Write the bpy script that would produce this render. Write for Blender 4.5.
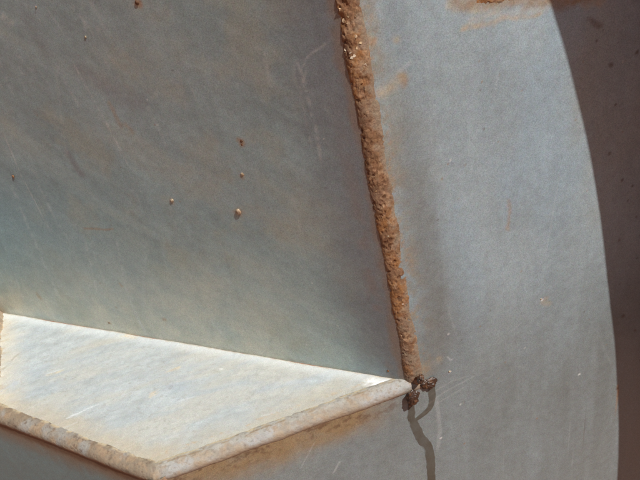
import bpy, math
import numpy as np
from mathutils import Matrix, Vector

for o in list(bpy.data.objects):
    bpy.data.objects.remove(o)
scene = bpy.context.scene
COL = scene.collection
R_ = math.radians

# ------------------------------------------------------------------ camera
PITCH, ROLL, FPX = R_(30), R_(-9), 700.0          # focal length in pixels of a 640 px wide frame
LEDGE_DROP = 0.3334                                # ledge lies this far below the lens
LEDGE_Z = 0.90                                     # height of the ledge above the ground
fwd = np.array([0, math.cos(PITCH), -math.sin(PITCH)])
rgt = np.array([1.0, 0, 0]); upv = np.cross(rgt, fwd)
RG = math.cos(ROLL) * rgt + math.sin(ROLL) * upv
UP = -math.sin(ROLL) * rgt + math.cos(ROLL) * upv
EYE = np.array([0, 0, LEDGE_Z + LEDGE_DROP])
cd = bpy.data.cameras.new('camera'); cam = bpy.data.objects.new('camera', cd); COL.objects.link(cam)
cd.sensor_width = 36; cd.lens = FPX / 640 * 36; cd.clip_start = 0.01; cd.clip_end = 500
M = Matrix(((RG[0], UP[0], -fwd[0], EYE[0]), (RG[1], UP[1], -fwd[1], EYE[1]), (RG[2], UP[2], -fwd[2], EYE[2]), (0, 0, 0, 1)))
cam.matrix_world = M
scene.camera = cam

# ------------------------------------------------------------------ light
SUN_EL, SUN_AZ = R_(53), R_(42.5)                    # azimuth from -Y towards +X
SUN = np.array([math.cos(SUN_EL) * math.sin(SUN_AZ), -math.cos(SUN_EL) * math.cos(SUN_AZ), math.sin(SUN_EL)])
world = bpy.data.worlds.new('World'); scene.world = world; world.use_nodes = True
wn = world.node_tree
sky = wn.nodes.new('ShaderNodeTexSky'); sky.sky_type = 'NISHITA'; sky.sun_disc = False
sky.sun_elevation = SUN_EL; sky.sun_rotation = math.atan2(SUN[0], SUN[1])
sky.air_density = 1.0; sky.dust_density = 1.5; sky.ozone_density = 1.0
wn.nodes['Background'].inputs['Strength'].default_value = 0.05
wn.links.new(sky.outputs['Color'], wn.nodes['Background'].inputs['Color'])
sl = bpy.data.lights.new('sun', 'SUN'); sl.energy = 5.0; sl.angle = R_(0.53); sl.color = (1.0, 0.985, 0.95)
so = bpy.data.objects.new('sun', sl); COL.objects.link(so)
so.rotation_euler = Vector(SUN).to_track_quat('Z', 'Y').to_euler()
so.location = (2, -2, 4)
vs = scene.view_settings
scene.display_settings.display_device = 'sRGB'
vs.view_transform = 'Standard'; vs.look = 'None'; vs.exposure = 0.0; vs.gamma = 1.0; vs.use_curve_mapping = False

# ------------------------------------------------------------------ helpers
def ray(u, v):
    d = fwd * FPX + RG * (u - 320) + UP * (240 - v)
    return d / np.linalg.norm(d)

def hit(u, v, o, n):
    d = ray(u, v)
    return EYE + d * (np.dot(n, o - EYE) / np.dot(n, d))

def unit(v):
    return v / np.linalg.norm(v)

def h3(i, j, k, seed):
    x = (i.astype(np.uint32) * np.uint32(374761393) + j.astype(np.uint32) * np.uint32(668265263)
         + k.astype(np.uint32) * np.uint32(2246822519) + np.uint32((seed * 3266489917) & 0xffffffff))
    x = (x ^ (x >> np.uint32(13))) * np.uint32(1274126177)
    x = (x ^ (x >> np.uint32(16))) * np.uint32(2246822519)
    x = x ^ (x >> np.uint32(15))
    return x.astype(np.float64) / 4294967295.0

def vnoise(p, seed=0):
    """value noise in 0..1 of an (N,3) array"""
    i = np.floor(p).astype(np.int64); f = p - i
    w = f * f * f * (f * (f * 6 - 15) + 10)
    r = 0
    for a in (0, 1):
        wa = w[:, 0] if a else 1 - w[:, 0]
        for b in (0, 1):
            wb = w[:, 1] if b else 1 - w[:, 1]
            for c in (0, 1):
                wc = w[:, 2] if c else 1 - w[:, 2]
                r = r + wa * wb * wc * h3(i[:, 0] + a, i[:, 1] + b, i[:, 2] + c, seed)
    return r

def _rot(a, b, c):
    from mathutils import Euler
    return np.array(Euler((a, b, c)).to_matrix())
ROT0, ROT = _rot(.5, .35, .62), _rot(.9, .4, 1.1)

def fbm(p, scale, octv=4, seed=0, gain=0.5):
    t = 0; amp = 1; tot = 0
    q = (p * scale) @ ROT0
    for k in range(octv):
        t = t + amp * vnoise(q + 17.3 * k, seed + k); tot += amp; amp *= gain; q = (q @ ROT) * 2.03
    return t / tot

def sm(x, a, b):
    t = np.clip((x - a) / (b - a), 0, 1)
    return t * t * (3 - 2 * t)

def cmix(c, col, m):
    m = np.clip(m, 0, 1)[:, None]
    return c * (1 - m) + np.asarray(col)[None, :] * m

def lin(r, g, b):
    f = lambda x: ((x / 255 + 0.055) / 1.055) ** 2.4 if x > 10 else x / 255 / 12.92
    return np.array([f(r), f(g), f(b)])

def seg_dist(P, pts):
    """distance of the (N,2) points to a polyline, and the run 0..1 along it"""
    best = np.full(len(P), 1e9); run = np.zeros(len(P))
    pts = np.asarray(pts); L = np.linalg.norm(np.diff(pts, axis=0), axis=1); tot = L.sum(); acc = 0
    for k in range(len(pts) - 1):
        a, d = pts[k], pts[k + 1] - pts[k]
        t = np.clip(((P - a) @ d) / (d @ d), 0, 1)
        dd = np.linalg.norm(P - a - t[:, None] * d, axis=1)
        m = dd < best
        best = np.where(m, dd, best); run = np.where(m, (acc + t * L[k]) / tot, run)
        acc += L[k]
    return best, run

def link(name, me, mat, parent=None, loc=None):
    o = bpy.data.objects.new(name, me); COL.objects.link(o)
    if mat: me.materials.append(mat)
    if parent:
        o.parent = parent
        o.matrix_parent_inverse = parent.matrix_world.inverted()
    return o

def mesh(name, V, F, tint=None, rough=None, smooth=True):
    me = bpy.data.meshes.new(name)
    V = np.asarray(V, dtype=np.float32)
    if isinstance(F, np.ndarray):
        k = F.shape[1]
        me.vertices.add(len(V)); me.vertices.foreach_set('co', V.ravel())
        me.loops.add(F.size); me.loops.foreach_set('vertex_index', F.astype(np.int32).ravel())
        me.polygons.add(len(F)); me.polygons.foreach_set('loop_start', np.arange(0, F.size, k, dtype=np.int32))
        me.update(calc_edges=True); me.validate()
    else:
        me.from_pydata(V.tolist(), [], F)
    if smooth: me.polygons.foreach_set('use_smooth', np.ones(len(me.polygons), dtype=bool))
    if tint is not None:
        a = me.color_attributes.new('tint', 'FLOAT_COLOR', 'POINT')
        a.data.foreach_set('color', np.concatenate([tint, np.ones((len(tint), 1))], 1).astype(np.float32).ravel())
    if rough is not None:
        a = me.attributes.new('rough', 'FLOAT', 'POINT')
        a.data.foreach_set('value', rough.astype(np.float32))
    return me

def box_faces(n, base=0):
    """prism over an n-gon: verts 0..n-1 top, n..2n-1 bottom"""
    F = [[base + i for i in range(n)], [base + 2 * n - 1 - i for i in range(n)]]
    for i in range(n):
        j = (i + 1) % n
        F.append([base + j, base + i, base + n + i, base + n + j])
    return F

# ------------------------------------------------------------------ materials
def material(name, fine=1.0, bump=0.15, bump_scale=900.0, spec=0.35, speck=0.0, metal=0.0, grain_aniso=None):
    m = bpy.data.materials.new(name); m.use_nodes = True
    nt = m.node_tree; N = nt.nodes; L = nt.links
    b = N['Principled BSDF']
    b.inputs['Specular IOR Level'].default_value = spec
    b.inputs['Metallic'].default_value = metal
    at = N.new('ShaderNodeAttribute'); at.attribute_name = 'tint'
    ar = N.new('ShaderNodeAttribute'); ar.attribute_name = 'rough'
    tc = N.new('ShaderNodeTexCoord')
    src = tc.outputs['Object']
    def noise(scale, det, rough=0.6):
        n = N.new('ShaderNodeTexNoise'); n.inputs['Scale'].default_value = scale
        n.inputs['Detail'].default_value = det; n.inputs['Roughness'].default_value = rough
        L.new(src, n.inputs['Vector']); return n
    def rng(sock, a, bb, c, d):
        r = N.new('ShaderNodeMapRange'); r.inputs[1].default_value = a; r.inputs[2].default_value = bb
        r.inputs[3].default_value = c; r.inputs[4].default_value = d; L.new(sock, r.inputs[0]); return r.outputs[0]
    n1 = noise(1500, 2, 0.8); n2 = noise(160, 4, 0.6)
    v1 = rng(n1.outputs['Fac'], 0.3, 0.7, 1 - 0.16 * fine, 1 + 0.16 * fine)
    v2 = rng(n2.outputs['Fac'], 0.3, 0.7, 1 - 0.04 * fine, 1 + 0.04 * fine)
    mu = N.new('ShaderNodeMath'); mu.operation = 'MULTIPLY'; L.new(v1, mu.inputs[0]); L.new(v2, mu.inputs[1])
    vm = N.new('ShaderNodeVectorMath'); vm.operation = 'SCALE'; L.new(at.outputs['Color'], vm.inputs[0]); L.new(mu.outputs[0], vm.inputs['Scale'])
    # faint hue wander of the fine grain
    hn = noise(420, 3, 0.7)
    hs = N.new('ShaderNodeMix'); hs.data_type = 'RGBA'; hs.blend_type = 'OVERLAY'
    hs.inputs[0].default_value = 0.07 * fine
    L.new(vm.outputs[0], hs.inputs[6]); L.new(hn.outputs['Color'], hs.inputs[7])
    col = hs.outputs[2]
    if speck:
        sv = N.new('ShaderNodeTexVoronoi'); sv.inputs['Scale'].default_value = 210; L.new(src, sv.inputs['Vector'])
        sf = rng(sv.outputs['Distance'], 0.10, 0.17, 1.0, 0.0)
        cm = noise(35, 3); cf = rng(cm.outputs['Fac'], 0.52, 0.66, 0.0, speck)
        mm = N.new('ShaderNodeMath'); mm.operation = 'MULTIPLY'; L.new(sf, mm.inputs[0]); L.new(cf, mm.inputs[1])
        mx = N.new('ShaderNodeMix'); mx.data_type = 'RGBA'; L.new(mm.outputs[0], mx.inputs[0]); L.new(col, mx.inputs[6])
        mx.inputs[7].default_value = (0.25, 0.16, 0.085, 1); col = mx.outputs[2]
    L.new(col, b.inputs['Base Color'])
    rr = N.new('ShaderNodeMath'); rr.operation = 'MULTIPLY'; L.new(ar.outputs['Fac'], rr.inputs[0])
    L.new(rng(n2.outputs['Fac'], 0.3, 0.7, 0.85, 1.15), rr.inputs[1]); L.new(rr.outputs[0], b.inputs['Roughness'])
    bn = noise(bump_scale, 4, 0.65)
    bp = N.new('ShaderNodeBump'); bp.inputs['Strength'].default_value = bump; bp.inputs['Distance'].default_value = 0.0006
    L.new(bn.outputs['Fac'], bp.inputs['Height']); L.new(bp.outputs[0], b.inputs['Normal'])
    return m

MAT_PLATE = material('weathered_grey_steel', 1.7, 0.05, 900, 0.4, speck=0.25, metal=0.20)
MAT_LEDGE = material('dusty_pale_steel', 1.1, 0.35, 420, 0.4)
MAT_WELD = material('rusty_weld_metal', 1.5, 0.9, 520, 0.25)
MAT_BEAD = material('painted_weld_metal', 0.8, 0.5, 480, 0.3)
MAT_WET = material('wet_rust', 1.2, 0.35, 500, 0.6)
MAT_DRIP = material('wet_stain', 1.0, 0.15, 700, 0.25)

def plain_mat(name, c1, c2, scale, rough, bump=0.5):
    m = bpy.data.materials.new(name); m.use_nodes = True
    nt = m.node_tree; N = nt.nodes; L = nt.links; b = N['Principled BSDF']
    tc = N.new('ShaderNodeTexCoord'); n = N.new('ShaderNodeTexNoise'); n.inputs['Scale'].default_value = scale
    n.inputs['Detail'].default_value = 8; L.new(tc.outputs['Object'], n.inputs['Vector'])
    r = N.new('ShaderNodeValToRGB'); r.color_ramp.elements[0].color = (*c1, 1); r.color_ramp.elements[1].color = (*c2, 1)
    r.color_ramp.elements[0].position = 0.35; r.color_ramp.elements[1].position = 0.65
    L.new(n.outputs['Fac'], r.inputs[0]); L.new(r.outputs[0], b.inputs['Base Color'])
    b.inputs['Roughness'].default_value = rough; b.inputs['Specular IOR Level'].default_value = 0.2
    bp = N.new('ShaderNodeBump'); bp.inputs['Strength'].default_value = bump; bp.inputs['Distance'].default_value = 0.01
    L.new(n.outputs['Fac'], bp.inputs['Height']); L.new(bp.outputs[0], b.inputs['Normal'])
    return m

MAT_SOIL = plain_mat('red_brown_soil', (0.25, 0.100, 0.056), (0.35, 0.155, 0.085), 9, 0.95)
MAT_CASTER = plain_mat('red_rust_caster', (0.17, 0.055, 0.034), (0.25, 0.09, 0.055), 30, 0.85, 0.3)  # rust red of the added shade caster, warms the shaded steel

# ------------------------------------------------------------------ geometry of the place
ZL = np.array([0, 0, 1.0])
OL = np.array([0, 0, LEDGE_Z])
A = hit(-8, 311, OL, ZL); B = hit(413, 382, OL, ZL); C = hit(152, 476, OL, ZL); D = hit(-16, 411, OL, ZL)
NR = unit(np.cross(B - C, ZL)); NR = NR if NR @ (EYE - B) > 0 else -NR
XR = unit(B - C); XR[2] = 0; XR = unit(XR)                # horizontal in the side plate, to the right
T = hit(345, 0, B, NR)
NP = unit(np.cross(A - B, T - B)); NP = NP if NP @ (EYE - B) > 0 else -NP
NL = unit(np.cross(C - D, ZL)); NL = NL if NL @ (EYE - C) > 0 else -NL
XL = unit(C - D)
TOPZ = 0.34
dT = (T - B) / (T - B)[2]
T2 = B + dT * TOPZ
A2 = A + dT * TOPZ

# ground
n = 60
g = np.linspace(-1, 1, n); g = np.sign(g) * np.abs(g) ** 3 * 60
gx, gy = np.meshgrid(g, g)
gv = np.stack([gx.ravel(), gy.ravel(), np.zeros(n * n)], 1)
gv[:, 2] = (fbm(gv, 0.7, 4, 5) - 0.5) * 0.05
idx = np.arange(n * n).reshape(n, n)
gf = np.stack([idx[:-1, :-1], idx[:-1, 1:], idx[1:, 1:], idx[1:, :-1]], -1).reshape(-1, 4)
ground = link('ground', mesh('ground', gv, gf), MAT_SOIL); ground['kind'] = 'structure'

root = bpy.data.objects.new('welded_steel_structure', None); COL.objects.link(root)
root.location = (C[0], C[1], 0.0)
root['label'] = 'grey weathered steel plates welded at an outer corner above a pale ledge'
root['category'] = 'steel structure'
bpy.context.view_layer.update()

def grid_faces(ny, nx, keep=None):
    idx = np.arange(ny * nx).reshape(ny, nx)
    F = np.stack([idx[:-1, :-1], idx[:-1, 1:], idx[1:, 1:], idx[1:, :-1]], -1).reshape(-1, 4)
    return F if keep is None else F[keep.ravel()]

def spaced(lo, flo, fhi, hi, fine, coarse=0.02):
    a = np.arange(flo, fhi, fine)
    l = np.linspace(lo, flo, max(2, int((flo - lo) / coarse) + 1))[:-1] if flo > lo else np.array([])
    h = np.linspace(fhi, hi, max(2, int((hi - fhi) / coarse) + 1)) if hi > fhi else np.array([fhi])
    return np.concatenate([l, a, h])

def plate_mesh(name, V, F, tint, rough, outline, nrm, thick):
    """a finely meshed face with a plain slab under it"""
    outline = np.asarray(outline)
    k = len(outline)
    S = np.concatenate([outline - nrm * 0.0015, outline - nrm * thick])
    me = bpy.data.meshes.new(name)
    base = len(V)
    # fan of quads/tris for the slab, all as quads (degenerate-free) via from_pydata is slow: use a triangulated loop list
    loops = [F.ravel()]; starts = list(np.arange(0, F.size, 4)); pos = F.size
    starts = [np.arange(0, F.size, 4)]
    extra = box_faces(k, base); es = []
    for f in extra:
        loops.append(np.array(f)); es.append(pos); pos += len(f)
    starts.append(np.array(es))
    VV = np.concatenate([V, S]).astype(np.float32)
    me.vertices.add(len(VV)); me.vertices.foreach_set('co', VV.ravel())
    lp = np.concatenate(loops).astype(np.int32)
    me.loops.add(len(lp)); me.loops.foreach_set('vertex_index', lp)
    st = np.concatenate(starts).astype(np.int32)
    me.polygons.add(len(st)); me.polygons.foreach_set('loop_start', st)
    me.update(calc_edges=True); me.validate()
    sf = np.ones(len(me.polygons), dtype=bool); sf[len(F):] = False
    me.polygons.foreach_set('use_smooth', sf)
    tc = np.concatenate([tint, np.tile(tint.mean(0), (2 * k, 1))])
    tr = np.concatenate([rough, np.full(2 * k, 0.6)])
    a = me.color_attributes.new('tint', 'FLOAT_COLOR', 'POINT')
    a.data.foreach_set('color', np.concatenate([tc, np.ones((len(tc), 1))], 1).astype(np.float32).ravel())
    a = me.attributes.new('rough', 'FLOAT', 'POINT'); a.data.foreach_set('value', tr.astype(np.float32))
    return me

GREY = np.array([0.308, 0.372, 0.398])
RUST = np.array([0.34, 0.20, 0.10])
DRUST = np.array([0.12, 0.06, 0.032])
CREAM = np.array([0.66, 0.56, 0.42])
TAN = np.array([0.42, 0.345, 0.235])
PXM = 0.5 / FPX                                      # rough size of a photo pixel on the steel, in metres

# ================================================================== side plate (right)
def rc(P):                                           # plate coordinates of the side plate
    d = P - B
    return np.stack([d @ XR, d[..., 2] if d.ndim > 1 else d[2]], -1)
def rp(u, v):                                        # photo pixel -> side plate coordinates
    return rc(hit(u, v, B, NR)[None])[0]

xC = rc(C[None])[0][0]
xr = spaced(xC, xC, rp(660, 0)[0] + 0.02, 0.55, 0.00085)
zr = spaced(-LEDGE_Z + 0.0, rp(300, 495)[1] - 0.02, rp(480, -15)[1] + 0.01, TOPZ, 0.00085, 0.03)
XX, ZZ = np.meshgrid(xr, zr)
V = B + XX.ravel()[:, None] * XR + ZZ.ravel()[:, None] * ZL
P2 = np.stack([XX.ravel(), ZZ.ravel()], 1)
P3 = np.concatenate([P2, np.zeros((len(P2), 1))], 1)
warp = (fbm(P3, 9, 3, 3) - 0.5) * 0.0016 + (fbm(P3, 60, 3, 4) - 0.5) * 0.00025
V = V + NR * warp[:, None]
slope = rc(T[None])[0]; slope = slope[0] / slope[1]
xm = (XX[:-1, :-1] + XX[1:, 1:]) / 2; zm = (ZZ[:-1, :-1] + ZZ[1:, 1:]) / 2
keep = ((zm < -.004) & (xm > xC + .004)) | (xm > slope * zm + .004)
F = grid_faces(len(zr), len(xr), keep)
# --- colour of the steel
t = np.tile(GREY, (len(P2), 1))
lowf = fbm(P3, 14, 4, 11); mid = fbm(P3 * np.array([1, 0.35, 1]), 45, 4, 12)
t = t * (0.86 + 0.28 * lowf + 0.16 * (mid - 0.5))[:, None]
t = cmix(t, GREY * np.array([0.93, 1.0, 1.07]), sm(fbm(P3 * np.array([1, 0.4, 1]), 26, 4, 13), 0.45, 0.7) * 0.6)
t = cmix(t, np.array([0.325, 0.335, 0.295]), sm(fbm(P3 * np.array([1, 0.6, 1]), 19, 4, 14), 0.5, 0.75) * 0.45)
low_tone = sm(P2[:, 1] + .06 * (lowf - .5), .17, -.06)  # darker towards the lower part of the plate
t = cmix(t, np.array([.185, .208, .203]), low_tone * (.75 + .5 * (mid - .3)))
wline = P2[:, 0] - slope * np.maximum(P2[:, 1], 0)   # distance from the upright weld
up_ = sm(P2[:, 1], -0.02, 0.02)
n1 = fbm(P3, 70, 4, 15); n2 = fbm(P3, 300, 3, 16)
# heat-tinted band beside the upright weld
band = np.exp(-((wline - 0.022 - 0.010 * (lowf - 0.5)) / 0.016) ** 2) * up_ * sm(P2[:, 1], -0.01, 0.03)
t = cmix(t, np.array([0.165, 0.172, 0.160]), band * (0.60 + 0.4 * n1) * (1 - .55 * sm(P2[:, 1], .12, .25)))
# rust bleeding out of the weld toe
halo = sm(wline, 0.026, 0.008) * up_
t = cmix(t, np.array([.235, .20, .15]), halo * sm(n1 + 0.5 * n2, 0.50, 0.90) * 0.75)
spk = fbm(P3, 520, 3, 18)
t = cmix(t, RUST, halo * sm(spk + .5 * (n1 - .5), 0.56, 0.72) * sm(wline, 0.022, 0.008) * 0.4)
def blob(pts, w, soft, jitter, seed):
    d, r = seg_dist(P2 + ((np.stack([fbm(P3, 110, 3, seed), fbm(P3, 110, 3, seed + 5)], 1) - 0.5) * jitter), [rp(*p) for p in pts])
    return sm(d, w + soft, max(w - soft, 0)), r
px = PXM
for pts, w, s, jit, colr, amt, seed in [
    ([(369, 40), (374, 42)], 3, 2.5, 8, RUST, 0.75, 20), ([(361, 44), (366, 36)], 4, 4, 10, TAN, 0.6, 21),
    ([(403, 79), (405, 82)], 3.5, 3, 8, RUST * 0.9, 0.85, 22), ([(385, 92), (394, 83), (402, 78)], 4, 5, 10, TAN, 0.6, 23),
    ([(397, 37), (398, 38)], 3, 3, 8, TAN, 0.5, 24),
    ([(462, 27), (500, 22), (541, 13)], 1.8, 2.2, 9, TAN, 0.75, 25), ([(470, 20), (545, 8)], 1.2, 3, 8, np.array([.46,.42,.36]), 0.5, 26),
    ([(452, 2), (600, -4)], 6, 3, 10, TAN, 0.6, 27), ([(455, 3), (595, -2)], 5, 4, 14, RUST * 0.75, 0.6, 28),
    ([(508, 200), (511, 215), (509, 230)], 1.3, 2.2, 9, RUST, 0.45, 29), ([(543, 300), (548, 302)], 2, 4, 12, TAN, 0.5, 30),
    ([(408, 360), (420, 372)], 4, 9, 14, TAN * 0.8, 0.6, 31), ([(440, 361), (441, 362)], 3, 3, 8, TAN * .8, 0.6, 32),
    ([(617, 386), (618, 390)], 1.6, 1.5, 6, RUST, 0.8, 33), ([(590, 20), (600, 26)], 2, 3, 6, DRUST, 0.5, 34),
]:
    m, r = blob(pts, w * px, s * px, jit * px, seed)
    t = cmix(t, colr, m * amt * (0.55 + 0.9 * (n2 - 0.2)))
# rust wash under the ledge weld
dz = -P2[:, 1]
wash = sm(dz + (n1 - 0.5) * 0.014, 0.040, 0.014) * sm(dz, 0.0, 0.008) * sm(P2[:, 0], 0.000, -0.05)
t = cmix(t, np.array([0.27, 0.185, 0.10]), wash * (0.75 + 0.8 * (fbm(P3 * np.array([0.35, 1, 1]), 130, 3, 41) - 0.2)))
t = cmix(t, DRUST, sm(dz, 0.026, 0.012) * sm(fbm(P3 * np.array([.7, 1, 1]), 300, 5, 42, .65) + .2 * n1, .58, .78) * sm(P2[:, 0], 0.0, -0.03) * sm(dz, 0, .01) * 0.7)
# pale brushed marks and scratches
for pts, w, amt in [([(422, 408), (445, 392), (482, 372)], 0.8, .18), ([(420, 416), (440, 402), (470, 384)], 0.8, .15), ([(428, 396), (452, 381), (470, 376)], .8, .18),
                    ([(447, 356), (451, 360), (454, 358)], 0.8, .4), ([(333, 474), (341, 460)], 1.2, .35), ([(470, 372), (488, 386)], .7, -.4),
                    ([(436, 392), (440, 430), (437, 455)], 2.2, .22), ([(560, 170), (545, 260)], .8, .15),
                    ([(395, 75), (413, 60)], 1.4, .25), ([(300, 470), (316, 440)], 0.8, .2)]:
    d, r = seg_dist(P2 + (n2[:, None] - .5) * .0012, [rp(*p) for p in pts])
    m = sm(d, w * px * 1.5, w * px * 0.4) * sm(np.sin(r * np.pi), 0, 0.5) * abs(amt)
    t = cmix(t, np.array([.56, .58, .57]) if amt > 0 else np.array([.14, .14, .14]), m * (0.6 + 0.6 * n1))
vst = fbm(P3 * np.array([1, .06, 1]), 150, 4, 17)
t = t * (1 + .06 * (vst - .5))[:, None]
t = cmix(t, np.array([.36, .42, .44]), sm(vst, .55, .75) * sm(lowf, .4, .6) * .06)
rng = np.random.default_rng(4)
for k in range(40):
    u, v = rng.uniform(430, 610), rng.uniform(-10, 480); an = rng.normal(1.45, .35) if k % 3 else rng.uniform(0, 3.1); l = rng.uniform(8, 60)
    a0 = rp(u, v); a1 = rp(u + l * math.cos(an), v + l * math.sin(an))
    bb = (np.abs(P2[:, 0] - (a0[0] + a1[0]) / 2) < l * px) & (np.abs(P2[:, 1] - (a0[1] + a1[1]) / 2) < l * px)
    d, r = seg_dist(P2[bb] + (n2[bb, None] - .5) * .001, [a0, a1])
    m = sm(d, .0008, .0001) * sm(np.sin(r * np.pi), 0, .6) * rng.uniform(.04, .16)
    t[bb] = cmix(t[bb], (.52, .55, .56) if rng.random() < .7 else (.15, .15, .15), m * sm(n2[bb], .3, .6))
dots = rng.uniform((430, 60), (640, 480), (70, 2)); 
for (u, v) in dots:
    c = rp(u, v); r0 = px * rng.uniform(0.5, 1.0); d = np.hypot(P2[:, 0] - c[0], P2[:, 1] - c[1])
    cc = [(.62, .62, .58), (.27, .17, .09), (.10, .075, .06)][int(rng.choice(3, p=[.1, .5, .4]))]
    t = cmix(t, cc, sm(d, r0 * 1.7, r0 * .5) * rng.uniform(.3, .8))
for (u, v, r0) in [(611, 65, 2.6), (637, 52, 2.2), (603, 30, 1.3), (596, 41, 1), (609, 154, 2.2), (622, 180, 1.8), (632, 186, 1.4), (628, 200, 1.2), (623, 316, 2.6),
                   (635, 330, 1.5), (617, 388, 1.7), (625, 398, 2.2), (634, 408, 1.8), (628, 442, 1.5), (619, 240, 1), (636, 217, 1.2), (640, 360, 1.6), (631, 425, 1.2), (615, 105, 1)]:
    c = rp(u, v); d = np.hypot(P2[:, 0] - c[0], P2[:, 1] - c[1]) + (n2 - .5) * .0022
    t = cmix(t, DRUST * 0.7, sm(d, r0 * px * 1.4, r0 * px * .2) * 0.6)
for (u, v) in [(450, 372), (542, 300), (579, 374), (441, 438)]:
    c = rp(u, v); d = np.hypot((P2[:, 0] - c[0]) * .7, P2[:, 1] - c[1])
    t = cmix(t, (.8, .8, .78), sm(d, 1.5 * px, .5 * px) * .8)
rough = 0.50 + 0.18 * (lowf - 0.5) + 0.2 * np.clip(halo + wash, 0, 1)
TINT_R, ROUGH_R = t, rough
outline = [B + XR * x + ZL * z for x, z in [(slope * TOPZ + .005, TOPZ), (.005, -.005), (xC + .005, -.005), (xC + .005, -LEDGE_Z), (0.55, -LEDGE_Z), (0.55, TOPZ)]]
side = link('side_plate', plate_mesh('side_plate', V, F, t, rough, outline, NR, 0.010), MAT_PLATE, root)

# ================================================================== upper panel (left)
EP = unit(A - B); UPp = unit(T - B)
def pc(P):
    """panel coordinates: along the seam from the corner, and along the upright weld"""
    Mx = np.stack([EP, UPp], 1)
    return np.linalg.lstsq(Mx, (P - B).T, rcond=None)[0].T
def pp(u, v):
    return pc(hit(u, v, B, NP)[None])[0]
lenA = np.linalg.norm(A - B); lenT = np.linalg.norm(T2 - B)
lo = max(pp(-25, 330)[0], pp(-25, 0)[0], pp(-25, 480)[0])
xs = spaced(.004, .004, lo + 0.005, lo + 0.12, 0.00085); ys = spaced(0, 0, pp(0, -12)[1], lenT, 0.00085)
XX, YY = np.meshgrid(xs, ys)
P2 = np.stack([XX.ravel(), YY.ravel()], 1); P3 = np.concatenate([P2, np.full((len(P2), 1), 7.7)], 1)
V = B + P2[:, :1] * EP + P2[:, 1:] * UPp
warp = (fbm(P3, 7, 3, 53) - 0.5) * 0.0022 + (fbm(P3, 60, 3, 54) - 0.5) * 0.0002
V = V + NP * (warp * sm(P2[:, 1], 0, 0.03) * sm(P2[:, 0], 0, .03))[:, None]
F = grid_faces(len(ys), len(xs))[:, ::-1]
t = np.tile(GREY * np.array([.945, 1.015, .955]), (len(P2), 1))
lowf = fbm(P3, 13, 4, 61); n1 = fbm(P3, 70, 4, 62); n2 = fbm(P3, 300, 3, 63)
# streaks run down and to the right across the panel
q = pp(240, 160) - pp(120, 90); q = q / np.linalg.norm(q)
S3 = np.stack([(P2 @ q) * 0.32, P2 @ np.array([-q[1], q[0]]), P3[:, 2]], 1)
st = fbm(S3, 40, 5, 64); stf = fbm(S3 * np.array([.4, 1, 1]), 190, 4, 69)
gst = fbm(P3 * np.array([1, .07, 1]), 110, 4, 68)
t = t * (0.88 + 0.24 * (lowf - 0.1) + 0.30 * (st - 0.5) + .24 * (stf - .5) + .16 * (gst - .5) + .12 * (n2 - .5))[:, None]
warm = sm(st, 0.46, 0.72) * sm(fbm(P3, 9, 3, 65), 0.40, 0.62)
def pblob(pts, w, seed, jit=30):
    d, r = seg_dist(P2 + ((np.stack([fbm(P3, 40, 3, seed), fbm(P3, 40, 3, seed + 5)], 1) - 0.5) * jit * px), [pp(*p) for p in pts])
    return sm(d, w * px, 0)
warm = warm * 0.55 + pblob([(110, 70), (215, 150)], 45, 70) * 0.55 * sm(st, .35, .65) + pblob([(105, 250), (230, 290), (290, 220)], 60, 71) * 0.5 * sm(st, .3, .65)
t = cmix(t, np.array([0.375, 0.365, 0.285]), warm * (.40 + .9 * (stf - .3)))
ledge_bounce = sm(P2[:, 1] + .06 * (fbm(P3, 22, 4, 59) - .5), .13, .0) * sm(P2[:, 0], .0, .14)  # paler and warmer towards the ledge: its bounced light put into the colour
t = cmix(t, np.array([.52, .50, .41]), ledge_bounce * (.75 + .9 * (n1 - .4)))
olive = sm(fbm(P3, 30, 5, 58, .6), .48, .68)
t = cmix(t, np.array([.36, .36, .28]), olive * .40)
t = cmix(t, np.array([0.30, 0.345, 0.35]), sm(fbm(S3, 18, 4, 66), .5, .72) * .2)
dk = pblob([(85, 75), (140, 105)], 16, 73, 18) * .5 + pblob([(70, 155), (80, 175)], 8, 74, 12) * .7 + pblob([(30, 20), (40, 40)], 20, 79, 18) * .3
t = cmix(t, np.array([.22, .23, .24]), dk)
# heat tint beside the weld
ht = sm(P2[:, 0] + (n1 - .5) * .02, .06, .012)
t = cmix(t, np.array([0.19, 0.215, 0.23]), ht * 0.85)
t = cmix(t, np.array([0.25, 0.20, 0.17]), sm(np.abs(P2[:, 0] - .016), .008, 0) * sm(n1, .42, .62) * .45 * sm(P2[:, 1], .25, .1))
t = cmix(t, RUST * .8, sm(P2[:, 0] + (n1 - .5) * .010, .0125, .007) * .45)
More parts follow.
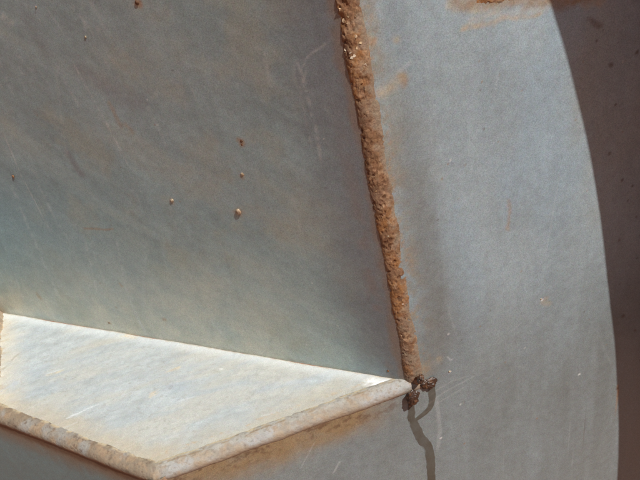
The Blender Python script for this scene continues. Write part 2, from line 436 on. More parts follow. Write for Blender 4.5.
# scratches and rub marks
for pts, w, amt in [([(70, 58), (100, 112), (131, 172)], .75, .5), ([(0, 127), (22, 178), (52, 236)], .75, .45), ([(8, 178), (30, 232), (62, 305)], 2.2, .28),
                    ([(82, 232), (90, 262), (98, 298)], 1.6, .35), ([(294, 54), (303, 78), (316, 130), (322, 168)], 1.5, .28), ([(301, 70), (308, 56), (334, 38)], 1.0, .3),
                    ([(310, 62), (300, 88), (312, 150)], 1.1, .2), ([(55, 60), (62, 130), (68, 165)], 2, .13), ([(0, 14), (14, 26)], 4.5, .35), ([(30, 165), (52, 215), (75, 250)], 1.6, .2),
                    ([(115, 236), (128, 300)], 1.3, .2), ([(128, 170), (140, 205)], .8, .2), ([(2, 240), (25, 305)], 1.2, .3), ([(180, 60), (200, 110)], .8, .15), ([(0, 84), (3, 90)], 1.2, .3)]:
    d, r = seg_dist(P2 + (np.stack([n2, n1], 1) - .5) * .0014, [pp(*p) for p in pts])
    m = sm(d, w * px * 1.6, w * px * 0.3) * sm(np.sin(r * np.pi), 0, 0.4) * amt * .9
    t = cmix(t, np.array([.60, .61, .58]), m * sm(n2 + .4 * n1, .45, .8))
for pts, w, amt in [([(84, 229), (112, 229)], 1.6, .5), ([(108, 322), (110, 323)], 2, .6), ([(115, 308), (116, 309)], 1.5, .6), ([(164, 320), (165, 320)], 2.5, .5), ([(120, 284), (122, 286)], 2, .5),
                    ([(37, 294), (40, 298)], 3, .4), ([(241, 141), (242, 144)], 3.5, .7), ([(138, 2), (138, 4)], 4, .8), ([(238, 212), (239, 213)], 5, .6), ([(172, 201), (172, 202)], 3, .5), ([(242, 175), (242, 176)], 3.2, .5), ([(13, 177), (13, 178)], 2.5, .6), ([(110, 105), (120, 125)], 3, .35), ([(125, 125), (132, 132)], 3, .35)]:
    d, r = seg_dist(P2 + (np.stack([n2, n1], 1) - .5) * .004, [pp(*p) for p in pts])
    t = cmix(t, RUST, sm(d, w * px * 1.5, 0) * amt)
rng = np.random.default_rng(8)
for k in range(70):
    u, v = rng.uniform(-10, 330), rng.uniform(-10, 330); an = rng.normal(1.12, .22) if k % 4 else rng.uniform(.2, 2.9); l = rng.uniform(10, 90) * (1 if k % 4 else .5)
    a0 = pp(u, v); am = pp(u + .5 * l * math.cos(an) + rng.normal(0, 1.5), v + .5 * l * math.sin(an)); a1 = pp(u + l * math.cos(an), v + l * math.sin(an))
    bb = (np.abs(P2[:, 0] - am[0]) < l * px) & (np.abs(P2[:, 1] - am[1]) < l * px)
    if bb.sum() < 10: continue
    d, r = seg_dist(P2[bb] + (n2[bb, None] - .5) * .001, [a0, am, a1])
    w = rng.choice([.0007, .0007, .0018])
    m = sm(d, w * 1.2, w * .1) * sm(np.sin(r * np.pi), 0, .6) * rng.uniform(.05, .24)
    t[bb] = cmix(t[bb], (.56, .58, .56) if rng.random() < .75 else (.16, .17, .17), m * sm(n2[bb], .3, .6))
for (u, v) in rng.uniform((0, 0), (390, 350), (60, 2)):
    c = pp(u, v)
    if c[0] < .02 or c[1] < .004: continue
    r0 = px * rng.uniform(.4, .9); d = np.hypot(P2[:, 0] - c[0], P2[:, 1] - c[1])
    t = cmix(t, [(.6, .6, .56), (.25, .16, .09), (.13, .12, .11)][int(rng.integers(3))], sm(d, r0 * 1.7, r0 * .5) * rng.uniform(.25, .7))
# dirt line along the seam
t = cmix(t, np.array([.25, .19, .12]), sm(P2[:, 1] + (n1 - .5) * .004, .0035, .0005) * .25)
t = cmix(t, RUST * .7, sm(np.hypot(P2[:, 0] - lenA, P2[:, 1]) + (n1 - .5) * .01, .022, .006) * .8)
rough = 0.40 + 0.15 * (lowf - .5) + .15 * np.clip(warm, 0, 1)
W_ = lo + .12
outline = [B + EP * x + UPp * y for x, y in [(.005, lenT), (.005, 0), (W_, 0), (W_, lenT)]][::-1]
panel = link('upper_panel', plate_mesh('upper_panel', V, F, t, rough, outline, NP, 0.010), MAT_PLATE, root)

# ================================================================== ledge
nu, nv = 560, 250
uu, vv = np.meshgrid(np.linspace(0, .978, nu), np.linspace(0, .955, nv))
uu = uu.ravel()[:, None]; vv = vv.ravel()[:, None]
A1 = A + EP * .10; D1 = D - XL * .10
V = (A1 * (1 - uu) + B * uu) * (1 - vv) + (D1 * (1 - uu) + C * uu) * vv
Cb = unit(B - C)
P2 = np.stack([(V - C) @ Cb, (V - C) @ np.cross(ZL, Cb)], 1)
P3 = np.concatenate([P2, np.full((len(P2), 1), 3.3)], 1)
def lc(u, v):
    h = hit(u, v, OL, ZL); return np.array([(h - C) @ Cb, (h - C) @ np.cross(ZL, Cb)])
V = V + ZL * ((fbm(P3, 25, 4, 80) - .5) * .0016 + (fbm(P3, 140, 3, 81) - .5) * .0005)[:, None]
S3 = P3 * np.array([.28, 1, 1])
st = fbm(S3, 60, 5, 82, .6); lowf = fbm(P3, 20, 4, 83); n1 = fbm(P3, 80, 4, 84); n2 = fbm(P3, 320, 3, 85); st2 = fbm(S3, 260, 3, 86)
t = np.tile(np.array([.455, .482, .476]), (len(P2), 1)) * (.93 + .20 * (st - .5) + .22 * (st2 - .5) + .10 * (n2 - .5))[:, None]
t = cmix(t, np.array([.36, .395, .415]), sm(st, .44, .68) * sm(lowf, .36, .60) * .8)
t = cmix(t, np.array([.48, .46, .395]), sm(fbm(S3, 42, 4, 87, .6), .46, .68) * .65)
t = cmix(t, np.array([.36, .33, .28]), sm(fbm(P3 * np.array([.6, 1, 1]), 95, 5, 89, .65), .52, .75) * .22)
t = cmix(t, np.array([.28, .24, .19]), sm(fbm(P3, 420, 3, 79), .68, .78) * .3)
dBC = np.abs(P2[:, 1]); dCD, _ = seg_dist(P2, [[(C - C) @ Cb, 0], [(D - C) @ Cb, (D - C) @ np.cross(ZL, Cb)]])
dAB, _ = seg_dist(P2, [[(A - C) @ Cb, (A - C) @ np.cross(ZL, Cb)], [(B - C) @ Cb, (B - C) @ np.cross(ZL, Cb)]])
dAD, _ = seg_dist(P2, [[(A - C) @ Cb, (A - C) @ np.cross(ZL, Cb)], [(D - C) @ Cb, (D - C) @ np.cross(ZL, Cb)]])
t = cmix(t, np.array([.44, .385, .29]), sm(dBC + (n1 - .5) * .02, .034, .008) * (.35 + .5 * st))
t = cmix(t, np.array([.46, .395, .295]), sm(dCD + (n1 - .5) * .014, .030, .010) * .75)
t = cmix(t, np.array([.63, .55, .42]), sm(dAD + (n1 - .5) * .02, .035, .008) * .6)
t = cmix(t, np.array([.40, .30, .19]), sm(dAD + (n2 - .5) * .01, .02, .006) * sm(st2, .5, .7) * .6)
t = cmix(t, np.array([.64, .66, .65]), sm(dAB, .012, .002) * .5)
t = cmix(t, np.array([.45, .37, .26]), sm(dAB + (n2 - .5) * .002, .0016, .0004) * .5)
for pts, w, colr, amt in [([(74, 415), (86, 410)], 1.3, (.62, .63, .62), .5), ([(66, 419), (90, 408), (100, 404)], 1, (.64, .65, .64), .5), ([(219, 369), (222, 370)], .8, (.75, .75, .73), .6),
                          ([(370, 383), (395, 385)], 5, (.85, .85, .82), .9), ([(20, 355), (45, 342)], .9, (.3, .28, .24), .4), ([(0, 372), (20, 352)], 1.4, (.3, .26, .2), .5),
                          ([(125, 335), (135, 337)], 3, (.62, .45, .25), .5), ([(150, 396), (158, 392)], 2.5, (.72, .52, .25), .55), ([(170, 372), (178, 369)], 2.5, (.70, .52, .28), .45),
                          ([(46, 376), (60, 372)], 2, (.72, .55, .30), .4), ([(290, 384), (330, 378)], 3, (.5, .54, .56), .4), ([(5, 390), (25, 375)], 5, (.42, .45, .48), .5)]:
    d, r = seg_dist(P2 + (np.stack([n2, n1], 1) - .5) * .005, [lc(*p) for p in pts])
    t = cmix(t, colr, sm(d, w * px * 1.8, 0) * amt * sm(st2 + .3 * n2, .4, .75))
rng = np.random.default_rng(12)
for k in range(46):                                   # short scuffs with the grain
    c = lc(rng.uniform(0, 330), rng.uniform(330, 460)); l = rng.uniform(.004, .02); an = rng.normal(0, .12)
    d, r = seg_dist(P2 + (np.stack([n1, n1], 1) - .5) * .002, [c, c + l * np.array([math.cos(an), math.sin(an)])])
    t = cmix(t, [(.82, .83, .82), (.40, .41, .40), (.66, .52, .32)][int(rng.choice(3, p=[.5, .3, .2]))], sm(d, .0013, .0) * rng.uniform(.05, .18) * sm(st2, .35, .6))
# dull pitted line of flaked paint just behind the front weld
pl = sm(np.abs(dBC - .0155 + (n1 - .5) * .004), .0022, .0004)
t = cmix(t, np.array([.46, .36, .24]), pl * sm(n2, .42, .6) * sm(fbm(P3, 700, 2, 88), .4, .6) * .6)
rough = .5 + .25 * (st - .5) + .1 * (n1 - .5)
F = grid_faces(nv, nu)
if np.cross(V[F[0, 1]] - V[F[0, 0]], V[F[0, 2]] - V[F[0, 1]])[2] < 0: F = F[:, ::-1]
ol = [A1, B, C, D1]; ol = [p + (A1 * .5 + B * .5 - p) * .06 if k in (1, 2) else p + ((A1 - p) * .07 if k == 3 else 0) for k, p in enumerate(ol)]
if np.cross(B - A, C - B)[2] < 0: ol = ol[::-1]
ledge = link('ledge_plate', plate_mesh('ledge_plate', V, F, t, rough, ol, ZL, 0.010), MAT_LEDGE, root)

# ================================================================== lower front plate (left of the lower corner)
lenL = np.linalg.norm(C - D1)
def fc(P): d = P - C; return np.stack([d @ -XL, d[:, 2]], 1)
xs = spaced(.004, .004, lenL, lenL + .001, .001); zs = spaced(-LEDGE_Z, -.09, -.004, -.004, .001, .03)
zs = np.unique(zs)
XX, ZZ = np.meshgrid(xs, zs)
P2 = np.stack([XX.ravel(), ZZ.ravel()], 1); P3 = np.concatenate([P2, np.full((len(P2), 1), 1.1)], 1)
V = C - XL * P2[:, :1] + ZL * P2[:, 1:]
V = V + NL * ((fbm(P3, 9, 3, 90) - .5) * .001)[:, None]
n1 = fbm(P3, 70, 4, 91); n2 = fbm(P3, 300, 3, 92); lowf = fbm(P3, 14, 4, 93)
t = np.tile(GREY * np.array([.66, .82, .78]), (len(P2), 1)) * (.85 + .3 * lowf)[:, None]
dz = -P2[:, 1]
t = cmix(t, np.array([.27, .18, .10]), sm(dz + (n1 - .5) * .018, .034, .010) * (.4 + .8 * n1))
t = cmix(t, DRUST, sm(dz + (n2 - .5) * .004, .017, .011) * .7)
F = grid_faces(len(zs), len(xs))
if np.cross(V[F[0, 1]] - V[F[0, 0]], V[F[0, 2]] - V[F[0, 1]]) @ NL < 0: F = F[:, ::-1]
W2 = lenL
C_ = C - XL * .005 - ZL * .005
ol = [C_, C_ - ZL * (LEDGE_Z - .005), C - XL * W2 - ZL * LEDGE_Z, C - XL * W2 - ZL * .005]
if np.cross(ol[1] - ol[0], ol[2] - ol[1]) @ NL < 0: ol = ol[::-1]
front = link('lower_front_plate', plate_mesh('lower_front_plate', V, F, t, .55 + 0 * n1, ol, NL, .010), MAT_PLATE, root)

# left end plate and back plate close the structure outside the frame
def slab(name, pts, nrm, thick, mat, tint):
    pts = np.asarray(pts)
    V = np.concatenate([pts, pts - nrm * thick])
    me = mesh(name, V, box_faces(len(pts)), np.tile(tint, (len(V), 1)), np.full(len(V), .6), smooth=False)
    return link(name, me, mat, root)
NE = unit(np.cross(A - D, ZL)); NE = -NE if NE @ (C - D) > 0 else NE
slab('rib_plate', [A + dT * .16, A - ZL * .001, D - ZL * .001, D + dT * .02, D + dT * .05 + (A - D) * .2], -NE, .010, MAT_PLATE, GREY)
slab('end_plate', [D1 - ZL * .012, A1 - ZL * .012, A1 - ZL * LEDGE_Z, D1 - ZL * LEDGE_Z], NE, .010, MAT_PLATE, GREY)

# ================================================================== welds
def bead(name, p0, p1, d1, d2, n1v, n2v, w1, w2, h1, h2, b1, b2, style, seed, parent=root, ds=.0006, na=72, amp=1.0, mat=None, taper=0, path=None, wobble=.44):
    """weld bead along the edge p0-p1 between two plates; d = direction into a plate, n = its outward normal"""
    Ln = np.linalg.norm(p1 - p0) if path is None else path(None); ns = int(Ln / ds)
    s = np.linspace(0, 1, ns); tt = np.linspace(0, 1, na)
    SS, TT = np.meshgrid(s, tt, indexing='ij'); S = SS.ravel(); Tt = TT.ravel()
    q = np.stack([S * Ln, Tt * .02, np.full(len(S), seed * 1.37)], 1)
    along = np.stack([S * Ln, np.zeros(len(S)), np.full(len(S), seed * 2.1)], 1)
    wob = 1 + wobble * (-.5) + wobble * fbm(along, 55, 3, seed)
    wob2 = 1 + wobble * (-.5) + wobble * fbm(along + 3.3, 55, 3, seed + 3)
    W1 = (w1 * wob)[:, None]; W2 = (w2 * wob2)[:, None]
    hh = (.85 + .3 * fbm(along + 9, 40, 2, seed + 7))[:, None]
    if taper:
        tp = (sm(S, 0, taper) * sm(S, 1, 1 - taper))[:, None]; W1 = W1 * (.15 + .85 * tp); W2 = W2 * (.15 + .85 * tp); hh = hh * (.1 + .9 * tp)
    if path is None: E = p0 + S[:, None] * (p1 - p0)
    else: E, d1, d2, n1v, n2v = path(S)
    P0 = E + d1 * W1 - n1v * .0012; P3_ = E + d2 * W2 - n2v * .0012
    C1 = P0 - d1 * W1 * b1 + n1v * h1 * hh; C2 = P3_ - d2 * W2 * b2 + n2v * h2 * hh
    k = Tt[:, None]
    X = P0 * (1 - k) ** 3 + 3 * C1 * k * (1 - k) ** 2 + 3 * C2 * k * k * (1 - k) + P3_ * k ** 3
    nb = unit((n1v + n2v).reshape(-1, 3).mean(0))
    G = X.reshape(ns, na, 3)
    ts = np.gradient(G, axis=0); ta = np.gradient(G, axis=1)
    nn = np.cross(ts, ta).reshape(-1, 3); nn /= np.linalg.norm(nn, axis=1)[:, None] + 1e-12
    if (nn @ nb).mean() < 0: nn = -nn
    env = np.sin(Tt * np.pi) ** .5 * (1 - .5 * sm(Tt, .55, .95))
    Q = X
    ripple = np.sin((S * Ln + .004 * np.cos((Tt - .5) * 2.6) + .0016 * fbm(Q, 120, 2, seed + 20)) / .0042 * 2 * np.pi)
    lump = fbm(Q, 150, 4, seed + 21) - .5
    grit = fbm(Q, 620, 3, seed + 22, .6) - .5
    pit = sm(fbm(Q, 330, 3, seed + 23), .62, .74)
    pit2 = sm(fbm(Q, 700, 2, seed + 24), .64, .78)
    lum = (.0010 + .0008 * sm(S, .62, .85)) if style is upright_style else .0016
    dsp = env * amp * (0 * ripple + lum * lump + .0006 * grit - .0005 * pit - .0003 * pit2)
    t, r = style(Q, S, Tt, lump, grit, pit, pit2, seed)
    if style is upright_style:
        # thick scale with lifted flakes near the top
        fl = sm(S, .68, .80)
        cell = fbm(Q + .004 * np.stack([fbm(Q, 160, 2, 401), fbm(Q, 160, 2, 402), fbm(Q, 160, 2, 403)], 1), 210, 2, 404)
        stepv = (np.floor(cell * 7) / 7 - .5)
        dsp += env * fl * .0026 * stepv
        crack = sm(np.abs(cell * 7 - np.round(cell * 7)), .10, .02) * fl
        t = cmix(t, DRUST * .7, crack * .5)
    X = X + nn * dsp[:, None]
    F = grid_faces(ns, na)
    if np.cross(X[F[:, 1]] - X[F[:, 0]], X[F[:, 2]] - X[F[:, 1]]).mean(0) @ nb < 0: F = F[:, ::-1]
    me = mesh(name, X, F, t, r)
    return link(name, me, mat or MAT_WELD, parent)

def upright_style(Q, S, T_, lump, grit, pit, pit2, seed):
    a = fbm(Q, 60, 4, seed + 31); b = fbm(Q, 190, 4, seed + 32); c = fbm(Q, 480, 3, seed + 33)
    t = np.tile(np.array([.235, .145, .083]), (len(S), 1)) * (.70 + .6 * (b - .1) + .5 * (c - .45))[:, None]
    t = cmix(t, np.array([.32, .175, .072]), sm(a, .42, .64) * .85)
    t = cmix(t, np.array([.21, .145, .10]), sm(fbm(Q, 45, 3, seed + 34), .5, .7) * .7)
    t = cmix(t, np.array([.30, .25, .19]), sm(b, .55, .68) * .35)
    t = cmix(t, np.array([.40, .29, .19]), sm(c + .5 * lump, .60, .76) * .7)
    t = cmix(t, DRUST, np.clip(pit * .75 + pit2 * .5, 0, 1))
    t = cmix(t, DRUST * .8, sm(T_, .10, .03) * .75)
    # grey paint still holding on the right toe
    t = cmix(t, np.array([.255, .225, .18]), sm(T_ + (b - .5) * .7, .62, .95) * .9)
    t = t * np.array([.93, .78, .68])
    low = sm(S, .30, .05)
    t = cmix(t, np.array([.22, .165, .115]), low * sm(b, .4, .6) * .6)
    return t, np.full(len(S), .85)

def front_style(Q, S, T_, lump, grit, pit, pit2, seed):
    a = fbm(Q, 50, 4, seed + 31); b = fbm(Q, 170, 4, seed + 32); c = fbm(Q, 420, 3, seed + 33)
    t = np.tile(np.array([.38, .32, .255]), (len(S), 1)) * (.85 + .4 * (b - .3))[:, None]
    t = cmix(t, np.array([.41, .41, .40]), sm(a, .45, .62) * .7)
    t = cmix(t, np.array([.40, .30, .205]), sm(b, .5, .66) * .6)
    t = cmix(t, np.array([.47, .445, .39]) , sm(T_ + (b - .5) * .5, .45, .20) * .75)
    t = cmix(t, np.array([.30, .25, .20]), np.clip(pit * .6 + pit2 * .35, 0, 1) * sm(c, .4, .6))
    t = cmix(t, np.array([.72, .58, .36]), sm(T_, .22, .10) * sm(b, .42, .56) * .8)
    t = cmix(t, np.array([.33, .24, .15]), sm(np.abs(T_ - .24 + (a - .5) * .08), .05, .01) * sm(b, .46, .6) * .75)
    t = cmix(t, np.array([.33, .235, .155]), sm(T_ + (b - .5) * .3, .55, .85) * .8)
    t = cmix(t, DRUST, sm(T_ + (c - .5) * .06, .90, .97) * .9)
    return t, np.full(len(S), .7)

def left_style(Q, S, T_, lump, grit, pit, pit2, seed):
    a = fbm(Q, 50, 4, seed + 31); b = fbm(Q, 170, 4, seed + 32); c = fbm(Q, 420, 3, seed + 33)
    t = np.tile(np.array([.345, .265, .185]), (len(S), 1)) * (.8 + .5 * (b - .3))[:, None]
    t = cmix(t, np.array([.38, .36, .33]), sm(a, .48, .66) * .7)
    t = cmix(t, np.array([.40, .27, .165]), sm(b, .52, .68) * .6)
    t = cmix(t, np.array([.20, .14, .10]), np.clip(pit * .8 + pit2 * .5, 0, 1) * sm(c, .35, .55))
    t = cmix(t, np.array([.66, .54, .36]), sm(T_, .24, .10) * sm(b + .3 * c, .5, .7))
    t = cmix(t, np.array([.36, .21, .12]), sm(T_ + (b - .5) * .15, .70, .9) * .7)
    t = cmix(t, DRUST * .8, sm(T_ + (c - .5) * .06, .88, .96) * .95)
    return t, np.full(len(S), .8)

# upright outer-corner weld between panel and side plate
up_weld = bead('upright_weld', B - UPp * .006, T2, EP, XR, NP, NR, .0068, .0110, .0040, .0040, .35, .70, upright_style, 3)
# weld along the front of the ledge, on the side plate
inL = np.cross(ZL, Cb); inL = inL if inL @ (A - C) > 0 else -inL
inD = np.cross(ZL, XL); inD = inD if inD @ (A - C) > 0 else -inD
L1_, L2_ = np.linalg.norm(C - D1), np.linalg.norm(B + Cb * .006 - C)
def ledge_path(S):
    """round the front corner of the ledge in one pass"""
    if S is None: return L1_ + L2_
    x = S * (L1_ + L2_) - L1_                          # 0 at the corner
    k = sm(x, -.022, .022)[:, None]
    r = .010                                           # rounded corner
    lft = C + XL * np.minimum(x, 0)[:, None]; rgt_ = C + Cb * np.maximum(x, 0)[:, None]
    E = np.where((x < 0)[:, None], lft, rgt_)
    E = E - unit(NL + NR) * (.0012 * np.exp(-(x / r) ** 2))[:, None]
    d1 = inD * (1 - k) + inL * k; d1 /= np.linalg.norm(d1, axis=1)[:, None]
    n2 = NL * (1 - k) + NR * k; n2 /= np.linalg.norm(n2, axis=1)[:, None]
    one = np.ones((len(S), 1))
    return E, d1, -ZL * one, ZL * one, n2
def ledge_style(Q, S, T_, lump, grit, pit, pit2, seed):
    a, ra = left_style(Q, S, T_, lump, grit, pit, pit2, seed); b, rb = front_style(Q, S, T_, lump, grit, pit, pit2, seed)
    k = sm(S * (L1_ + L2_) - L1_ + .03 * (fbm(Q, 90, 3, 77) - .5), -.02, .025)
    t = a * (1 - k[:, None]) + b * k[:, None]
    m1 = fbm(Q, 240, 4, 501, .65); m2 = fbm(Q, 620, 3, 502)
    t = t * (.84 + .35 * (m1 - .5))[:, None]
    t = cmix(t, np.array([.23, .155, .095]), sm(m1, .52, .72) * .45)
    t = cmix(t, np.array([.13, .095, .07]), sm(m2, .64, .76) * .3)
    return t, ra
bead('ledge_weld', C, B, None, None, None, None, .0120, .0098, .0058, .0064, .66, .60, ledge_style, 9, amp=.42, path=ledge_path, wobble=.24, mat=MAT_BEAD)
bead('corner_weld', C - ZL * .004, C - ZL * .45, -XL, Cb, NL, NR, .009, .009, .0055, .0055, .5, .5, left_style, 17, amp=.6)
inE = np.cross(ZL, unit(A - D)); inE = inE if inE @ (C - D) > 0 else -inE
bead('rib_weld', D, A + unit(A - D) * .002, inE, ZL, ZL, inE, .013, .011, .001, .001, .35, .35, left_style, 13, amp=.8)
bead('rib_weld', A, A + dT * .16, EP * -1, inE, NP, inE, .010, .010, .001, .001, .35, .35, left_style, 14, amp=.8)

# short horizontal weld at the top of the side plate
pa, pb = hit(454, 0, B, NR), hit(602, -7, B, NR)
ax = unit(pb - pa); ay = np.cross(NR, ax); ay = ay if ay[2] > 0 else -ay
bead('short_weld', pa, pb, ay, -ay, NR, NR, .0055, .0058, .0026, .0020, .3, .45, upright_style, 21, na=40, taper=.22)

# ================================================================== small things on the steel
def lumpy(name, c, nrm, xax, rx, ry, rz, seed, mat, tint_fn, parent, rough=.6, rough_amp=.25, fs=400, nu=40, nv=18):
    yax = np.cross(nrm, xax)
    th = np.linspace(0, 2 * np.pi, nu, endpoint=False); ph = np.linspace(0, 1, nv)
    dirs = []
    for p in ph:
        a = (p - .12) / .88 * np.pi / 2 if p > .12 else -0.35 * (1 - p / .12)
        for q in th: dirs.append((math.cos(a) * math.cos(q), math.cos(a) * math.sin(q), math.sin(a)))
    dirs = np.array(dirs)
    r = 1 + rough_amp * 2 * (fbm(dirs * .9 + seed * 3.1, 2.2, 4, seed) - .5)
    L3 = dirs * r[:, None]
    V = c + L3[:, :1] * rx * xax + L3[:, 1:2] * ry * yax + L3[:, 2:] * rz * nrm
    idx = np.arange(nu * nv).reshape(nv, nu)
    nx = np.roll(idx, -1, 1)
    F = np.stack([idx[:-1], nx[:-1], nx[1:], idx[1:]], -1).reshape(-1, 4)
    me = mesh(name, V, F, tint_fn(V), np.full(len(V), rough))
    o = link(name, me, mat, parent)
    return o

def wet_tint(V):
    a = fbm(V, 260, 3, 7); b = fbm(V, 700, 3, 8)
    t = np.tile(np.array([.05, .024, .014]), (len(V), 1))
    t = cmix(t, np.array([.15, .065, .026]), sm(a, .5, .7) * .7)
    return cmix(t, np.array([.02, .012, .008]), sm(b, .52, .66) * .7)
def tan_tint(V):
    a = fbm(V, 500, 3, 9)
    return cmix(np.tile(np.array([.44, .34, .23]), (len(V), 1)), np.array([.22, .12, .06]), sm(a, .5, .7) * .6)
def rust_tint(V):
    a = fbm(V, 500, 3, 10)
    return cmix(np.tile(np.array([.30, .15, .07]), (len(V), 1)), DRUST, sm(a, .45, .65))

def mix_tint(V):
    a = fbm(V, 170, 4, 19); b = fbm(V, 420, 3, 20)
    t = cmix(np.tile(np.array([.44, .36, .28]), (len(V), 1)), np.array([.46, .46, .45]), sm(a, .45, .65))
    return cmix(t, np.array([.24, .15, .09]), sm(b, .58, .72) * .7)
for (u, v, rx, ry, rz, ang, seed, lab) in [(428.5, 382.5, 9, 6.6, .0045, 0, 31, None), (410, 394, 10, 7, .0045, 75, 32, None), (417.5, 374.5, 5.2, 3.6, .0048, 80, 33, None)]:
    off = .0045 if seed != 31 else .0005
    c = hit(u, v, B, NR); c = c + NR * off
    xa = unit(XR * math.cos(R_(ang)) + ZL * math.sin(R_(ang)))
    o = lumpy('rust_nodule', c, NR, xa, rx * px * .9, ry * px * .9, rz * .65, seed, MAT_WET, wet_tint, root, .42, .45, nu=64, nv=30)
    o['label'] = 'wet dark brown rust nodule at the corner of the ledge'

for (u, v, r, fn) in [(241.5, 141, 1.6, rust_tint), (242, 144.5, 1.2, rust_tint), (242.3, 174.5, 2.0, tan_tint), (172, 200.5, 2.0, tan_tint), (238.5, 212, 3.2, tan_tint), (13.2, 176.5, 1.6, rust_tint),
                      (85.5, 37, 1.1, tan_tint), (137, 2.5, 2.0, rust_tint), (109, 323, .9, rust_tint), (388, 371, 1.3, rust_tint), (36, 7, .8, tan_tint)]:
    lumpy('spatter_bead', hit(u, v, B, NP), NP, UPp, r * px * 1.0, r * px * .9, r * px * .42, int(u), MAT_WELD, fn, panel, .7, .35, nu=16, nv=8)
for (u, v, r, fn) in [(541, 299, 1.1, tan_tint), (449.5, 371.5, 1.1, tan_tint)]:
    lumpy('spatter_bead', hit(u, v, B, NR), NR, XR, r * px, r * px * .8, r * px * .8, int(u) + 3, MAT_WELD, fn, side, .7, .35, nu=18, nv=8)

# flakes of scale standing on the upper end of the upright weld (too small to count)
_uw = np.empty(len(up_weld.data.vertices) * 3, dtype=np.float32); up_weld.data.vertices.foreach_get('co', _uw)
_uw = _uw.reshape(-1, 3).astype(float) - B
def flake_height(h_, off):                           # height of the weld's surface above the corner line there
    d = (_uw @ UPp - h_) ** 2 + (_uw @ sx - off) ** 2
    return float(_uw[int(np.argmin(d))] @ nb) + .0001
rng = np.random.default_rng(77)
FV, FF, FT = [], [], []
nb = unit(NP + NR); sx = unit(np.cross(UPp, nb)); sx = sx if sx @ XR > 0 else -sx
for k in range(46):
    along_w = rng.uniform(.0, 1) if k < 16 else rng.uniform(.80, .98)
    h_ = along_w * np.linalg.norm(T - B) * 1.02
    off = rng.normal(0, .0055)
    if abs(off) > .0055: continue
    z = flake_height(h_, off)
    c = B + UPp * h_ + sx * off + nb * z
    r = rng.uniform(.0005, .0012) * (1 if along_w > .6 else .6)
    nn = unit(nb + rng.normal(0, .28, 3)); e1 = unit(np.cross(nn, rng.normal(0, 1, 3))); e2 = np.cross(nn, e1)
    base = len(FV); m_ = 6; rad = r * rng.uniform(.55, 1.2, m_)
    top = [c + (e1 * math.cos(i * 6.283 / m_) + e2 * math.sin(i * 6.283 / m_)) * rad[i] for i in range(m_)]
    FV += top + [p - nn * .0007 for p in top]
    FF += box_faces(m_, base)
    cc = [np.array([.50, .36, .22]), np.array([.36, .20, .09]), np.array([.58, .48, .36]), np.array([.20, .11, .06])][int(rng.integers(4))]
    FT += [cc * rng.uniform(.8, 1.2)] * (2 * m_)
fl = link('rust_flakes', mesh('rust_flakes', np.array(FV), FF, np.array(FT), np.full(len(FV), .85), smooth=False), MAT_WELD, root)
fl['kind'] = 'stuff'
# wet run below the nodules: a thin film on the side plate
def film(pts, widths, name, seed):
    P = np.array([rp(*p) for p in pts]); L = np.concatenate([[0], np.cumsum(np.linalg.norm(np.diff(P, axis=0), axis=1))])
    ns = int(L[-1] / .0005); s = np.linspace(0, L[-1], ns)
    cx = np.stack([np.interp(s, L, P[:, 0]), np.interp(s, L, P[:, 1])], 1)
    ker = np.ones(9) / 9
    cs = np.stack([np.convolve(np.pad(cx[:, k], 4, 'edge'), ker, 'valid') for k in (0, 1)], 1)
    tg = np.gradient(cs, axis=0); tg /= np.linalg.norm(tg, axis=1)[:, None]; nr = np.stack([-tg[:, 1], tg[:, 0]], 1)
    w = np.interp(s, L, np.array(widths) * px / 2)
    na = 41; a = np.linspace(-1, 1, na)
    sd = np.stack([s, 0 * s, 0 * s + seed], 1)
    wl = w * (.75 + .5 * fbm(sd, 160, 3, seed)); wr = w * (.75 + .5 * fbm(sd, 160, 3, seed + 1))
    W = np.where(a[None] < 0, wl[:, None], wr[:, None]) * a[None]
    G = cs[:, None, :] + nr[:, None, :] * W[..., None]
    hgt = .00012 + .00012 * (1 - np.abs(a) ** 3)[None] * np.ones((ns, 1)); hgt[:, 0] = hgt[:, -1] = -.00006
    G2 = G.reshape(-1, 2)
    Q3 = np.concatenate([G2, np.zeros((len(G2), 1))], 1)
    wp = (fbm(Q3, 9, 3, 3) - 0.5) * 0.0016 + (fbm(Q3, 60, 3, 4) - 0.5) * 0.00025
    V = B + G2[:, :1] * XR + G2[:, 1:] * ZL + NR * (hgt.ravel() + wp)[:, None]
    ix = np.clip(np.searchsorted(xr, G2[:, 0]), 0, len(xr) - 1); iz = np.clip(np.searchsorted(zr, G2[:, 1]), 0, len(zr) - 1)
    under = TINT_R[iz * len(xr) + ix]
    edge = np.tile(np.abs(a), ns)
    fe = fbm(Q3, 180, 3, seed + 6)
    wet = sm(edge + .5 * (fe - .5), 1.12, .78)
    t = under * (1 - wet[:, None] * np.array([.56, .64, .70]) * (.85 + .3 * (fbm(Q3, 120, 3, seed + 4)))[:, None])
    F = grid_faces(ns, na)
    if np.cross(V[F[0, 1]] - V[F[0, 0]], V[F[0, 2]] - V[F[0, 1]]) @ NR < 0: F = F[:, ::-1]
    return link(name, mesh(name, V, F, t, .5 - .12 * wet), MAT_DRIP, side)
film([(412, 396), (411, 408), (412, 419), (421, 438), (429, 448), (431, 462), (432, 500)], [8.5, 7.5, 9, 11, 11, 10.5, 10.5], 'drip_trail', 3.0 and 3)
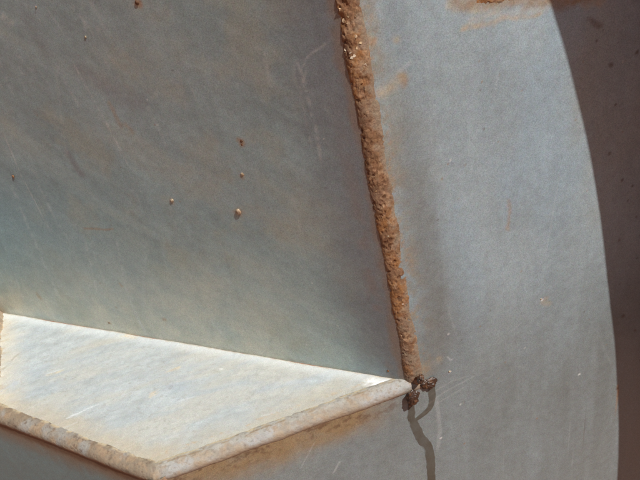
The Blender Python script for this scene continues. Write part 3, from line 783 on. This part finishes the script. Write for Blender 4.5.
film([(432, 384), (432.5, 400), (431, 407), (424, 414), (414, 421)], [9, 8, 7.5, 6.5, 5], 'drip_trail', 8)

# ================================================================== unseen curved rusty plate, added and shaped to cast the shade at right
f0, f1 = rp(668, -260), rp(722, 560)
fd = unit(np.append(f1 - f0, 0))[:2]
FD = XR * fd[0] + ZL * fd[1]; FN = unit(np.cross(FD, NR)); FN = FN if FN @ XR < 0 else -FN
o0 = B + XR * f0[0] + ZL * f0[1]
edge_px = [(452, -330), (482, -220), (513, -110), (548, 0), (563, 48), (576, 95), (591, 160), (603, 240), (612, 320), (617, 390), (618.5, 430), (617, 480), (611, 540), (600, 600), (580, 670)]
free = []
for (u, v) in edge_px:
    s_ = hit(u, v, B, NR)
    k = ((o0 - s_) @ FN) / (SUN @ FN)
    free.append(s_ + SUN * k)
free = np.array(free)
# smooth and densify the free edge
ln = np.concatenate([[0], np.cumsum(np.linalg.norm(np.diff(free, axis=0), axis=1))])
sN = np.linspace(0, ln[-1], 120)
fr = np.stack([np.interp(sN, ln, free[:, k]) for k in range(3)], 1)
for _ in range(12): fr[1:-1] = fr[1:-1] * .5 + (fr[:-2] + fr[2:]) * .25
foot = np.array([p - NR * ((p - B) @ NR) for p in fr])
N_ = len(fr); th_ = .008
V = np.concatenate([fr, foot, fr - FN * th_, foot - FN * th_])
F = []
for i in range(N_ - 1):
    F += [[i, i + 1, N_ + i + 1, N_ + i], [2 * N_ + i + 1, 2 * N_ + i, 3 * N_ + i, 3 * N_ + i + 1], [i + 1, i, 2 * N_ + i, 2 * N_ + i + 1]]
F += [[0, N_, 3 * N_, 2 * N_], [N_ - 1, 3 * N_ - 1, 4 * N_ - 1, 2 * N_ - 1]]
caster = link('shade_caster', mesh('shade_caster', V, F, smooth=False), MAT_CASTER, root)

for o_ in bpy.data.objects:
    lab = {'upright_weld': 'rusty orange-brown upright weld bead', 'ledge_plate': 'pale dusty ledge plate', 'drip_trail': 'dark wet run below the rust nodules',
           'shade_caster': 'red rusty curved plate added out of view to cast the shade'}.get(o_.name.split('.')[0])
    if lab: o_['label'] = lab
